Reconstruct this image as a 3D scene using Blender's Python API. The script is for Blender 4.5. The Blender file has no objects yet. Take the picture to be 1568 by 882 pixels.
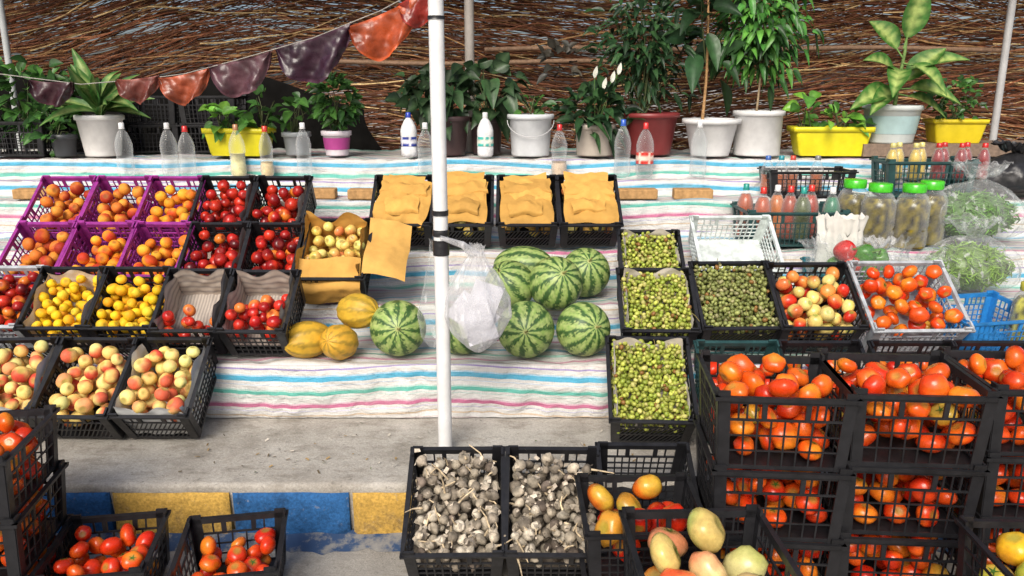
import bpy, math, random
import numpy as np
from mathutils import Vector, Matrix, noise, Euler
rng=np.random.default_rng(11); random.seed(11)
sc=bpy.context.scene
R=math.radians

# ------------------------------------------------------------ mesh builder
class MB:
    def __init__(s): s.V=[];s.F=[];s.C=[];s.n=0
    def add(s,v,faces,col=(1,1,1),mat=0,smooth=True):
        v=np.asarray(v,float).reshape(-1,3); c=np.asarray(col,float)
        if c.ndim==1: c=np.tile(c[:3],(len(v),1))
        s.V.append(v); s.C.append(c)
        if not isinstance(faces,list): faces=[faces]
        for f in faces:
            f=np.asarray(f,int)
            if len(f): s.F.append((f+s.n,mat,smooth))
        s.n+=len(v)
    def build(s,name,mats,parent=None,loc=(0,0,0),rot=(0,0,0)):
        me=s.mesh(name,mats); return mkobj(name,me,parent,loc,rot)
    def mesh(s,name,mats):
        V=np.concatenate(s.V); C=np.concatenate(s.C)
        loops=np.concatenate([f.ravel() for f,_,_ in s.F])
        sz=np.concatenate([np.full(len(f),f.shape[1]) for f,_,_ in s.F])
        mi=np.concatenate([np.full(len(f),m) for f,m,_ in s.F])
        sm=np.concatenate([np.full(len(f),q) for f,_,q in s.F])
        st=np.concatenate([[0],np.cumsum(sz)[:-1]])
        me=bpy.data.meshes.new(name)
        me.vertices.add(len(V)); me.vertices.foreach_set('co',V.astype(np.float32).ravel())
        me.loops.add(len(loops)); me.loops.foreach_set('vertex_index',loops.astype(np.int32))
        me.polygons.add(len(sz)); me.polygons.foreach_set('loop_start',st.astype(np.int32))
        me.polygons.foreach_set('material_index',mi.astype(np.int32))
        me.polygons.foreach_set('use_smooth',sm.astype(bool))
        me.update(calc_edges=True)
        ca=me.color_attributes.new('Col','FLOAT_COLOR','POINT')
        ca.data.foreach_set('color',np.hstack([C,np.ones((len(C),1))]).astype(np.float32).ravel())
        for m in mats: me.materials.append(m)
        return me
def mkobj(name,me,parent=None,loc=(0,0,0),rot=(0,0,0)):
    o=bpy.data.objects.new(name,me); sc.collection.objects.link(o)
    o.location=loc; o.rotation_euler=rot
    if parent: o.parent=parent
    return o
def empty(name,loc=(0,0,0),rot=(0,0,0)):
    o=mkobj(name,None,None,loc,rot); o.empty_display_size=.05; return o

BOXF=np.array([[0,3,2,1],[4,5,6,7],[0,1,5,4],[1,2,6,5],[2,3,7,6],[3,0,4,7]])
def box(mb,x0,x1,y0,y1,z0,z1,col=(1,1,1),mat=0):
    v=[(x0,y0,z0),(x1,y0,z0),(x1,y1,z0),(x0,y1,z0),(x0,y0,z1),(x1,y0,z1),(x1,y1,z1),(x0,y1,z1)]
    mb.add(v,BOXF,col,mat,False)
def gridf(nu,nv,wrap=False):
    i=np.arange(nu if wrap else nu-1)[:,None]; j=np.arange(nv-1)[None,:]
    i2=(i+1)%nu
    return np.stack([i*nv+j,i2*nv+j,i2*nv+j+1,i*nv+j+1],-1).reshape(-1,4)
def grid(mb,P,col=(1,1,1),mat=0,wrap=False,smooth=True):
    nu,nv=P.shape[:2]
    c=np.asarray(col,float)
    if c.ndim==3: c=c.reshape(-1,3)
    mb.add(P.reshape(-1,3),gridf(nu,nv,wrap),c,mat,smooth)
def lathe(mb,prof,n=20,col=(1,1,1),mat=0,off=(0,0,0),M=None):
    prof=np.array(prof,float); th=np.linspace(0,2*math.pi,n,endpoint=False)
    P=np.stack([np.cos(th)[:,None]*prof[None,:,0],np.sin(th)[:,None]*prof[None,:,0],np.tile(prof[:,1],(n,1))],-1)
    if M is not None: P=P@M.T
    grid(mb,P+np.array(off),col,mat,True)
def tube(mb,pts,rad,n=6,col=(1,1,1),mat=0):
    pts=np.array(pts,float); m=len(pts)
    rad=np.full(m,rad) if np.isscalar(rad) else np.array(rad)
    T=np.gradient(pts,axis=0); T/=np.linalg.norm(T,axis=1)[:,None]+1e-9
    up=np.array([0,0,1.]) if abs(T[0,2])<.9 else np.array([1.,0,0])
    A=np.cross(T,up); A/=np.linalg.norm(A,axis=1)[:,None]+1e-9; B=np.cross(T,A)
    th=np.linspace(0,2*math.pi,n,endpoint=False)
    P=pts[None]+rad[None,:,None]*(np.cos(th)[:,None,None]*A[None]+np.sin(th)[:,None,None]*B[None])
    grid(mb,P,col,mat,True)
def sph(nu,nv):
    V=[(0,0,1)]
    for j in range(1,nv):
        ph=math.pi*j/nv
        for i in range(nu):
            t=2*math.pi*i/nu; V.append((math.sin(ph)*math.cos(t),math.sin(ph)*math.sin(t),math.cos(ph)))
    V.append((0,0,-1)); Q=[];T=[]
    for i in range(nu):
        T.append((0,1+i,1+(i+1)%nu)); b=1+(nv-2)*nu; T.append((b+(i+1)%nu,b+i,len(V)-1))
        for j in range(nv-2):
            a=1+j*nu; Q.append((a+i,a+nu+i,a+nu+(i+1)%nu,a+(i+1)%nu))
    return np.array(V),[np.array(Q),np.array(T)]
def rotm(a=None,tilt=math.pi):
    q=rng.normal(size=4) if a is None else a
    q/=np.linalg.norm(q); w,x,y,z=q
    return np.array([[1-2*(y*y+z*z),2*(x*y-z*w),2*(x*z+y*w)],[2*(x*y+z*w),1-2*(x*x+z*z),2*(y*z-x*w)],[2*(x*z-y*w),2*(y*z+x*w),1-2*(x*x+y*y)]])
def eul(x,y,z): return np.array(Euler((x,y,z)).to_matrix())
def sst(a,b,x):
    t=np.clip((x-a)/(b-a),0,1); return t*t*(3-2*t)
def mix(a,b,t):
    a=np.asarray(a,float);b=np.asarray(b,float); return a*(1-t)[...,None]+b*t[...,None]
def nz(P,s=1.,o=0.):
    P=np.asarray(P); f=P.reshape(-1,3)*s+o
    return np.array([noise.noise(p) for p in f]).reshape(P.shape[:-1])

# ------------------------------------------------------------ materials
def newmat(name):
    m=bpy.data.materials.new(name); m.use_nodes=True
    nt=m.node_tree; nt.nodes.clear()
    out=nt.nodes.new('ShaderNodeOutputMaterial')
    return m,nt,out
def N(nt,t,**k):
    n=nt.nodes.new(t)
    for a,b in k.items(): setattr(n,a,b)
    return n
def texco(nt,which='Object',scale=None):
    tc=N(nt,'ShaderNodeTexCoord')
    if scale is None: return tc.outputs[which]
    mp=N(nt,'ShaderNodeMapping'); mp.inputs['Scale'].default_value=scale
    nt.links.new(tc.outputs[which],mp.inputs[0]); return mp.outputs[0]
def noi(nt,co,scale,detail=4,rough=.6):
    n=N(nt,'ShaderNodeTexNoise'); n.inputs['Scale'].default_value=scale; n.inputs['Detail'].default_value=detail
    n.inputs['Roughness'].default_value=rough; nt.links.new(co,n.inputs['Vector']); return n.outputs['Fac']
def ramp(nt,fac,stops,interp='LINEAR'):
    r=N(nt,'ShaderNodeValToRGB'); cr=r.color_ramp; cr.interpolation=interp
    while len(cr.elements)<len(stops): cr.elements.new(1.)
    for e,(p,c) in zip(cr.elements,stops):
        e.position=p; e.color=(*c,1) if len(c)==3 else c
    nt.links.new(fac,r.inputs[0]); return r.outputs[0]
def mrange(nt,v,a,b,c,d):
    m=N(nt,'ShaderNodeMapRange'); nt.links.new(v,m.inputs[0])
    for i,x in enumerate((a,b,c,d)): m.inputs[i+1].default_value=x
    return m.outputs[0]
def mixc(nt,f,a,b,mode='MIX'):
    m=N(nt,'ShaderNodeMix',data_type='RGBA',blend_type=mode)
    for sock,val in ((m.inputs[0],f),(m.inputs[6],a),(m.inputs[7],b)):
        if isinstance(val,(int,float)): sock.default_value=val
        elif isinstance(val,tuple): sock.default_value=(*val,1)
        else: nt.links.new(val,sock)
    return m.outputs[2]
def vmat(name,rough=.5,ns=30,na=.15,bump=.0,bs=None,spec=.5,sss=0,coat=0,trans=0,tint=None):
    m,nt,out=newmat(name)
    at=N(nt,'ShaderNodeAttribute',attribute_name='Col'); co=texco(nt)
    n=noi(nt,co,ns); f=mrange(nt,n,.3,.7,1-na,1+na)
    c=mixc(nt,1.,at.outputs['Color'],f,'MULTIPLY')
    p=N(nt,'ShaderNodeBsdfPrincipled'); nt.links.new(c,p.inputs['Base Color'])
    p.inputs['Roughness'].default_value=rough; p.inputs['Specular IOR Level'].default_value=spec
    nt.links.new(mrange(nt,noi(nt,co,ns*1.7),.3,.7,max(.02,rough-.1),min(1,rough+.12)),p.inputs['Roughness'])
    if bump:
        b=N(nt,'ShaderNodeBump'); b.inputs['Strength'].default_value=bump; b.inputs['Distance'].default_value=.004
        nt.links.new(noi(nt,co,bs or ns*2),b.inputs['Height']); nt.links.new(b.outputs[0],p.inputs['Normal'])
    if trans:
        t=N(nt,'ShaderNodeBsdfTranslucent'); nt.links.new(c,t.inputs[0]); ms=N(nt,'ShaderNodeMixShader'); ms.inputs[0].default_value=trans
        nt.links.new(p.outputs[0],ms.inputs[1]); nt.links.new(t.outputs[0],ms.inputs[2]); nt.links.new(ms.outputs[0],out.inputs[0])
    else: nt.links.new(p.outputs[0],out.inputs[0])
    return m
M_plas=vmat('crate_plastic',.42,18,.35,.15,120,spec=.4)
M_fruit=vmat('fruit_skin',.25,45,.20,.05,60,spec=.42)
M_matte=vmat('fuzzy_fruit_skin',.6,45,.16,.05,80,spec=.22)
M_garl=vmat('garlic_skin',.8,60,.4,.4,150,spec=.15)
M_grape=vmat('grape_skin',.35,70,.2,spec=.4,trans=.22)
M_melon=vmat('melon_rind',.42,30,.15,.05,50,spec=.35)
M_leaf=vmat('leaf',.4,25,.3,.1,60,spec=.4,trans=.18)
M_stem=vmat('stem',.7,40,.3,.2)
M_paper=vmat('kraft_paper',.8,14,.12,.35,30,spec=.2)
M_pot=vmat('pot_plastic',.4,9,.14,.05,30,spec=.45)
M_reed=vmat('reed',.6,20,.45,.0,spec=.3,trans=.1)
M_brick=vmat('clay_brick',.85,40,.25,.6,90,spec=.2)
M_metal=vmat('painted_metal',.35,12,.1,.08,40,spec=.5)
M_liquid=vmat('bottle_contents',.25,25,.25,spec=.6)
M_leather=vmat('fruit_leather',.3,14,.35,.8,16,spec=.5,trans=.2)
M_tape=vmat('black_tape',.35,40,.2,.3)
M_shade=vmat('shade_sheet_matte',.85,6,.5,.4,12,spec=.1)  # dull surface for the added sheet that stands in for shade
def clear(name,tint,base,edge=.5,rough=.08,dcol=(.8,.8,.8),bump=0):
    m,nt,out=newmat(name)
    tr=N(nt,'ShaderNodeBsdfTransparent'); tr.inputs[0].default_value=(*tint,1)
    gl=N(nt,'ShaderNodeBsdfPrincipled'); gl.inputs['Base Color'].default_value=(*dcol,1); gl.inputs['Roughness'].default_value=rough; gl.inputs['Specular IOR Level'].default_value=.8
    lw=N(nt,'ShaderNodeLayerWeight'); lw.inputs[0].default_value=.35
    ms=N(nt,'ShaderNodeMixShader')
    f=mrange(nt,lw.outputs['Facing'],0,1,base,min(1,base+edge))
    nt.links.new(tr.outputs[0],ms.inputs[1]); nt.links.new(gl.outputs[0],ms.inputs[2]); nt.links.new(ms.outputs[0],out.inputs[0])
    if bump:
        h=noi(nt,texco(nt),16,5,.65)
        b=N(nt,'ShaderNodeBump'); b.inputs['Strength'].default_value=bump; b.inputs['Distance'].default_value=.015
        nt.links.new(h,b.inputs['Height']); nt.links.new(b.outputs[0],gl.inputs['Normal']); nt.links.new(b.outputs[0],lw.inputs['Normal'])
        cr=mrange(nt,noi(nt,texco(nt,'Object',(1,1,.35)),26,3,.6),.57,.66,0,.28)
        ad=N(nt,'ShaderNodeMath',operation='ADD'); ad.use_clamp=True; nt.links.new(f,ad.inputs[0]); nt.links.new(cr,ad.inputs[1]); f=ad.outputs[0]
    nt.links.new(f,ms.inputs[0])
    return m
M_clear=clear('clear_plastic',(.95,.975,.98),.05,.5)
M_bag=clear('plastic_film',(.94,.96,.96),.05,.30,rough=.18,bump=.8)
M_bagw=clear('white_plastic_film',(.9,.9,.9),.22,.45,rough=.28,dcol=(.80,.80,.82),bump=.8)

# ------------------------------------------------------------ camera, light
cam=bpy.data.cameras.new('camera'); co=bpy.data.objects.new('camera',cam); sc.collection.objects.link(co)
cam.sensor_width=36; cam.lens=1230/1568*36; cam.clip_end=2000; cam.clip_start=.05
co.location=(0,0,1.68); co.rotation_euler=(R(76),0,0); sc.camera=co
sc.view_settings.view_transform='Standard'; sc.view_settings.look='None'; sc.view_settings.exposure=0
w=bpy.data.worlds.new('World'); sc.world=w; w.use_nodes=True; nt=w.node_tree
bg=nt.nodes['Background']; sky=nt.nodes.new('ShaderNodeTexSky'); sky.sky_type='NISHITA'; sky.sun_disc=False
SE,SA=40,196
sky.sun_elevation=R(SE); sky.sun_rotation=R(SA); sky.air_density=.8; sky.dust_density=4
bg.inputs[1].default_value=.15; nt.links.new(sky.outputs[0],bg.inputs[0])
sl=bpy.data.lights.new('sun','SUN'); sl.energy=3.3; sl.angle=R(30); sl.color=(1,.955,.87)
so=bpy.data.objects.new('sun',sl); sc.collection.objects.link(so)
sd=Vector((math.sin(R(SA))*math.cos(R(SE)),math.cos(R(SA))*math.cos(R(SE)),math.sin(R(SE))))
so.rotation_euler=sd.to_track_quat('Z','Y').to_euler(); so.location=(0,-5,8)

# ------------------------------------------------------------ setting
def concrete(name,c1,c2,c3,sc1=3):
    m,nt,out=newmat(name); co=texco(nt)
    a=noi(nt,co,sc1,6,.65); col=ramp(nt,a,[(.3,c1),(.5,c2),(.72,c3)])
    fine=noi(nt,co,130,3,.8); col=mixc(nt,1.,col,mrange(nt,fine,.25,.75,.72,1.25),'MULTIPLY')
    sp=noi(nt,co,38,4,.7); col=mixc(nt,mrange(nt,sp,.60,.70,0,.6),col,(.12,.11,.10))
    st=noi(nt,texco(nt,'Object',(1,2,1)),7,6,.7); col=mixc(nt,mrange(nt,st,.52,.66,0,.55),col,(.20,.175,.14))
    p=N(nt,'ShaderNodeBsdfPrincipled'); p.inputs['Roughness'].default_value=.9; p.inputs['Specular IOR Level'].default_value=.2
    nt.links.new(col,p.inputs['Base Color']); b=N(nt,'ShaderNodeBump'); b.inputs['Strength'].default_value=.8; b.inputs['Distance'].default_value=.008
    nt.links.new(noi(nt,co,60,6,.75),b.inputs['Height']); nt.links.new(b.outputs[0],p.inputs['Normal'])
    nt.links.new(p.outputs[0],out.inputs[0]); return m
M_ground=concrete('ground_concrete',(.26,.245,.22),(.36,.34,.305),(.44,.415,.375),1.7)
M_ledge=concrete('ledge_concrete',(.26,.235,.20),(.41,.38,.335),(.52,.49,.44),3.6)
mb=MB(); mb.add([(-300,-300,0),(300,-300,0),(300,600,0),(-300,600,0)],np.array([[0,1,2,3]])); mb.build('ground',[M_ground])
mb=MB(); nx,ny=420,26
X=np.linspace(-7,7,nx)[:,None]+0*np.zeros((1,ny)); prof_y=np.concatenate([[2.80,2.782,2.775,2.78,2.80],np.linspace(2.83,8,ny-5)]); prof_z=np.concatenate([[-.01,.17,.203,.217,.2205],np.full(ny-5,.22)])
Y=np.tile(prof_y,(nx,1)); Z=np.tile(prof_z,(nx,1)); P=np.stack([X,Y,Z],-1)
nn=nz(P,9); n2=nz(P,28,5)
P[:,:5,1]-= (nn*.014+n2*.012)[:,:5]; P[:,2:,2]+=(nn*.003)[:,2:]; P[:,1:5,2]+=(n2*.008)[:,1:5]
grid(mb,P); mb.build('concrete_ledge',[M_ledge])
# small litter on the ledge
mb=MB()
for i in range(90):
    q=np.array([rng.uniform(-1.3,.7),2.86+abs(rng.normal())*.22,.2265]); A=eul(rng.normal()*.3,rng.normal()*.3,rng.uniform(0,6)); sz=rng.uniform(.003,.012)
    if q[1]>3.35: continue
    mb.add(np.array([(-1,-.4,0),(1,-.3,.1),(.7,.4,.2),(-.8,.3,.1)])@A.T*sz+q,np.array([[0,1,2,3]]),np.array([(.30,.2,.08),(.12,.09,.05),(.5,.45,.38),(.1,.14,.04)][rng.integers(4)]))
mb.build('dry_leaf_litter',[M_stem])
def paint(name,c,c2):
    m,nt,out=newmat(name); co=texco(nt)
    a=noi(nt,co,11,7,.72); col=ramp(nt,a,[(.36,c2),(.5,c),(.7,tuple(x*1.15 for x in c))])
    wv=noi(nt,co,33,6,.75); col=mixc(nt,mrange(nt,wv,.60,.70,0,.7),col,(.30,.28,.24))
    col=mixc(nt,1.,col,mrange(nt,noi(nt,co,100,3),.3,.7,.7,1.25),'MULTIPLY')
    p=N(nt,'ShaderNodeBsdfPrincipled'); p.inputs['Roughness'].default_value=.8; p.inputs['Specular IOR Level'].default_value=.25; nt.links.new(col,p.inputs['Base Color'])
    b=N(nt,'ShaderNodeBump'); b.inputs['Strength'].default_value=.8; b.inputs['Distance'].default_value=.008
    nt.links.new(noi(nt,co,45,6,.7),b.inputs['Height']); nt.links.new(b.outputs[0],p.inputs['Normal']); nt.links.new(p.outputs[0],out.inputs[0]); return m
M_blue=paint('blue_kerb_paint',(.022,.10,.26),(.012,.05,.13)); M_yel=paint('yellow_kerb_paint',(.46,.28,.06),(.28,.18,.06))
kb=empty('painted_kerb'); x=-1.515-.455*8; i=0
while x<6:
    L=.44; mb=MB(); nx,nzv=30,12
    u=np.linspace(0,1,nx)[:,None]+np.zeros((1,nzv)); v=np.linspace(0,1,nzv)[None]+np.zeros((nx,1))
    ex=np.minimum(np.minimum(u,1-u)*L,np.minimum(v,1-v)*.18); rd=.012
    P=np.stack([x+u*L,2.768-0*u,-.005+v*.195],-1); n1=nz(P,14,i*3.1); P[...,1]+= -.012*np.sqrt(np.clip(ex/rd,0,1))+n1*.006; 
    grid(mb,P)
    for e in (0,-1):
        Q=np.stack([P[e],P[e]+np.array([0,.06,0])],0); grid(mb,Q)
    mb.build('kerb_block_%d'%(i+1),[M_blue if i%2 else M_yel],kb); x+=.455; i+=1
mb=MB(); nx=300; xs=np.linspace(-6,6,nx); P=np.zeros((nx,4,3)); P[...,0]=xs[:,None]; P[...,1]=[2.67,2.71,2.74,2.775]; P[...,2]=[.001,.012,.022,.03]
q=nz(P,12); P[:,1:,2]+=q[:,1:]*.008; P[:,0,1]+=q[:,0]*.05; grid(mb,P)
m,nt,out=newmat('gutter_paint'); co_=texco(nt); a=noi(nt,co_,9,6,.7)
col=ramp(nt,a,[(.46,(.02,.05,.12)),(.56,(.17,.17,.17)),(.7,(.26,.25,.23))]); p=N(nt,'ShaderNodeBsdfPrincipled'); p.inputs['Roughness'].default_value=.85; nt.links.new(col,p.inputs[0]); nt.links.new(p.outputs[0],out.inputs[0])
mb.build('gutter',[m])

# ------------------------------------------------------------ striped cloth over the tiers
prof=[(3.40,.226),(3.385,.36),(3.392,.484),(3.402,.494),(3.82,.492),(3.838,.50),(3.842,.634),(3.852,.645),(4.22,.643),(4.238,.65),(4.242,.824),(4.252,.834),(4.67,.833),(4.69,.84),(4.695,1.036),(4.705,1.046),(4.96,1.046),(4.975,1.055),(4.985,1.124),(4.995,1.133),(5.12,1.133),(5.138,1.145),(5.142,1.238),(5.152,1.247),(5.85,1.25),(5.88,1.2),(5.9,.3)]
pp=[]
for k in range(len(prof)-1):
    a=np.array(prof[k]);b=np.array(prof[k+1]);n=max(1,int(np.linalg.norm(b-a)/.018))
    for t in range(n): pp.append(a+(b-a)*t/n)
pp.append(np.array(prof[-1])); pp=np.array(pp)
arc=np.concatenate([[0],np.cumsum(np.linalg.norm(np.diff(pp,axis=0),axis=1))])
T=np.gradient(pp,axis=0); T/=np.linalg.norm(T,axis=1)[:,None]; NR=np.stack([-T[:,1],T[:,0]],1)
xs=np.linspace(-4.8,4.8,460)
P=np.zeros((len(xs),len(pp),3)); P[...,0]=xs[:,None]; P[...,1]=pp[None,:,0]; P[...,2]=pp[None,:,1]
A=P*np.array([2.2,1.3,1.3]); n1=nz(A,1.0); n2=nz(P*np.array([1,1.6,1.6]),7.,3.); n3=nz(P*np.array([1.,.35,.35]),16.,9.)
n4=1-2*np.abs(nz(P*np.array([.7,1.3,1.3])+n1[...,None]*.3,6.,21.))
rz=np.abs(T[:,1])[None]
D=(n1*.014+n2*.010+n3*.020*rz+n4*.008); D=D-np.where(rz<.5,.016,.0)
D[:,0]*=.3
P[...,1]+=D*NR[None,:,0]; P[...,2]+=D*NR[None,:,1]
P[:,:3,2]=np.maximum(P[:,:3,2],.224)
mb=MB(); grid(mb,P)
m,nt,out=newmat('striped_cloth')
uv=N(nt,'ShaderNodeUVMap',uv_map='UVMap'); sx=N(nt,'ShaderNodeSeparateXYZ'); nt.links.new(uv.outputs[0],sx.inputs[0])
dv=N(nt,'ShaderNodeMath',operation='DIVIDE'); nt.links.new(sx.outputs[1],dv.inputs[0]); dv.inputs[1].default_value=.272
fr=N(nt,'ShaderNodeMath',operation='FRACT'); nt.links.new(dv.outputs[0],fr.inputs[0])
W=(.66,.65,.625)
stops=[(0,W),(.05,(.58,.46,.34)),(.075,W),(.15,(.58,.56,.68)),(.17,W),(.22,(.54,.18,.30)),(.285,(.62,.45,.51)),(.31,W),(.40,(.52,.62,.58)),(.42,W),(.46,(.14,.46,.38)),(.52,(.45,.60,.55)),(.55,W),(.62,(.54,.60,.67)),(.64,W),(.69,(.10,.40,.58)),(.77,(.40,.58,.70)),(.80,W),(.88,(.34,.28,.50)),(.91,W),(.95,(.60,.50,.50)),(.965,W)]
col=ramp(nt,fr.outputs[0],stops,'CONSTANT')
mp=N(nt,'ShaderNodeMapping'); mp.inputs['Scale'].default_value=(6,700,1); nt.links.new(uv.outputs[0],mp.inputs[0])
th=noi(nt,mp.outputs[0],1,2); col=mixc(nt,1.,col,mrange(nt,th,.3,.7,.84,1.08),'MULTIPLY')
mp2=N(nt,'ShaderNodeMapping'); mp2.inputs['Scale'].default_value=(500,30,1); nt.links.new(uv.outputs[0],mp2.inputs[0])
th2=noi(nt,mp2.outputs[0],1,2); col=mixc(nt,1.,col,mrange(nt,th2,.3,.7,.88,1.06),'MULTIPLY')
dirt=noi(nt,texco(nt),2.6,6,.65); col=mixc(nt,mrange(nt,dirt,.5,.75,0,.35),col,(.40,.36,.30),)
# level treads greyed darker than risers: their shading painted into the colour
geo=N(nt,'ShaderNodeNewGeometry'); sg=N(nt,'ShaderNodeSeparateXYZ'); nt.links.new(geo.outputs['Normal'],sg.inputs[0])
col=mixc(nt,mrange(nt,sg.outputs[2],.6,.95,0,.38),col,(.40,.38,.345))
p=N(nt,'ShaderNodeBsdfPrincipled'); p.inputs['Roughness'].default_value=.75; p.inputs['Specular IOR Level'].default_value=.2; nt.links.new(col,p.inputs[0])
b=N(nt,'ShaderNodeBump'); b.inputs['Strength'].default_value=.9; b.inputs['Distance'].default_value=.025
nt.links.new(noi(nt,texco(nt,'Object',(1,2.5,2.5)),9,6,.6),b.inputs['Height']); nt.links.new(b.outputs[0],p.inputs['Normal']); nt.links.new(p.outputs[0],out.inputs[0])
me=mb.mesh('striped_cloth',[m]); uvl=me.uv_layers.new(name='UVMap')
vi=np.zeros(len(me.loops),np.int32); me.loops.foreach_get('vertex_index',vi)
wob=nz(np.stack([xs*1.5,xs*0,xs*0],-1))*.03
UU=np.stack([np.repeat(xs,len(pp)),np.tile(arc,len(xs))+np.repeat(wob,len(pp))],-1)
uvl.data.foreach_set('uv',UU[vi].astype(np.float32).ravel()); mkobj('striped_cloth',me)

# ------------------------------------------------------------ reed wall & roof
def reeds(name,n,x0,x1,z0,z1,y,horizontal_roof=False,wid=(.004,.010),dens=None):
    mb=MB(); S=9
    pal=np.array([(.17,.062,.030),(.26,.11,.05),(.10,.04,.022),(.42,.24,.10),(.21,.07,.032),(.64,.46,.22)])
    for i in range(n):
        L=rng.uniform(.5,1.9); cx=rng.uniform(x0,x1); cz=rng.uniform(z0,z1)
        if not horizontal_roof:
            dn=noise.noise((cx*1.1,cz*2.6,4.4))
            if dn>.2 and rng.random()<.25: continue
        ang=.45*noise.noise((cx*.55,cz*.9,1.3))+rng.normal()*.11
        t=np.linspace(-.5,.5,S)*L; curv=.16*noise.noise((cx*.8,cz*1.2,7.))+rng.normal()*.05
        px=cx+t*math.cos(ang); pz=cz+t*math.sin(ang)+curv*t*t+.012*np.sin(t*9+rng.uniform(0,6))
        yy=y+rng.uniform(-.07,.07)+t*rng.normal()*.03
        wd=rng.uniform(*wid)*np.linspace(1,.4,S)
        lo=np.stack([px,yy,pz-wd/2],-1); mi=np.stack([px,yy-.004,pz],-1); hi=np.stack([px,yy,pz+wd/2],-1)
        if horizontal_roof:
            lo=np.stack([px,pz-wd/2,yy],-1); mi=np.stack([px,pz,yy-.004],-1); hi=np.stack([px,pz+wd/2,yy],-1)
        g=.5+.9*noise.noise((cx*.7+3,cz*1.7,9.))
        pb=np.array([.26,.22,.24-.1*g,.08+.12*g,.13,.01+.08*g]); pb=np.clip(pb,0.01,1); pb/=pb.sum()  # golden strands gather in patches: lit streaks painted into the reed colours
        c=pal[rng.choice(6,p=pb)]*rng.uniform(.6,1.3)
        grid(mb,np.stack([lo,mi,hi],1),c)
    return mb.build(name,[M_reed])
reeds('reed_wall',9000,-5,5.2,.9,3.0,6.25,wid=(.004,.013))
reeds('reed_roof',1300,-5,5,5.0,6.4,2.95,True,wid=(.02,.05))

def pole(name,x,y,r,z0,z1,col,tapes=()):
    mb=MB(); zs=np.linspace(z0,z1,14); pts=np.stack([np.full(14,x),np.full(14,y),zs],-1); tube(mb,pts,r,20,col)
    for a,b_ in tapes:
        zz=np.linspace(a,b_,7); tube(mb,np.stack([np.full(7,x),np.full(7,y),zz],-1),r+.0025+rng.uniform(0,.002,7),20,(.015,.015,.017),1)
    return mb.build(name,[M_metal,M_tape])
pole('white_support_pole',-.275,3.06,.0285,.22,3.0,(.70,.70,.69),[(1.205,1.225),(1.05,1.11),(1.125,1.15),(1.92,1.932)])
pole('wooden_post',-.29,5.72,.033,.22,2.95,(.33,.3,.27))
pole('metal_post',3.42,5.8,.025,.22,2.95,(.4,.4,.4)); pole('metal_post',-3.5,5.8,.022,.22,2.95,(.4,.42,.42))
for (x0,x1,z,y) in ((-.2,3.6,1.955,6.1),(-1.4,.7,1.86,6.08),(-3.8,.2,2.35,6.1)):
    mb=MB(); xs_=np.linspace(x0,x1,14); tube(mb,np.stack([xs_,np.full(14,y),z+.01*np.sin(xs_*3)],-1),.017,8,(.25,.15,.09)); mb.build('wooden_rail',[M_stem])
mb=MB(); Pt=np.zeros((60,14,3)); u=np.linspace(-4,-1.0,60)[:,None]; v=np.linspace(0,1,14)[None]; Pt[...,0]=u+.08*np.sin(v*5)*(u>-1.2); Pt[...,2]=.9+v*(.88-.22*sst(-2.2,-1.,u))+.04*np.sin(u*3.+1)*v; Pt[...,1]=6.02; Pt[...,1]+=nz(Pt,4)*.05; grid(mb,Pt,(.006,.0055,.005)); mb.build('dark_shade_sheet',[M_shade])  # added near-black sheet, stands in for shade low on the left reed wall

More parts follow.
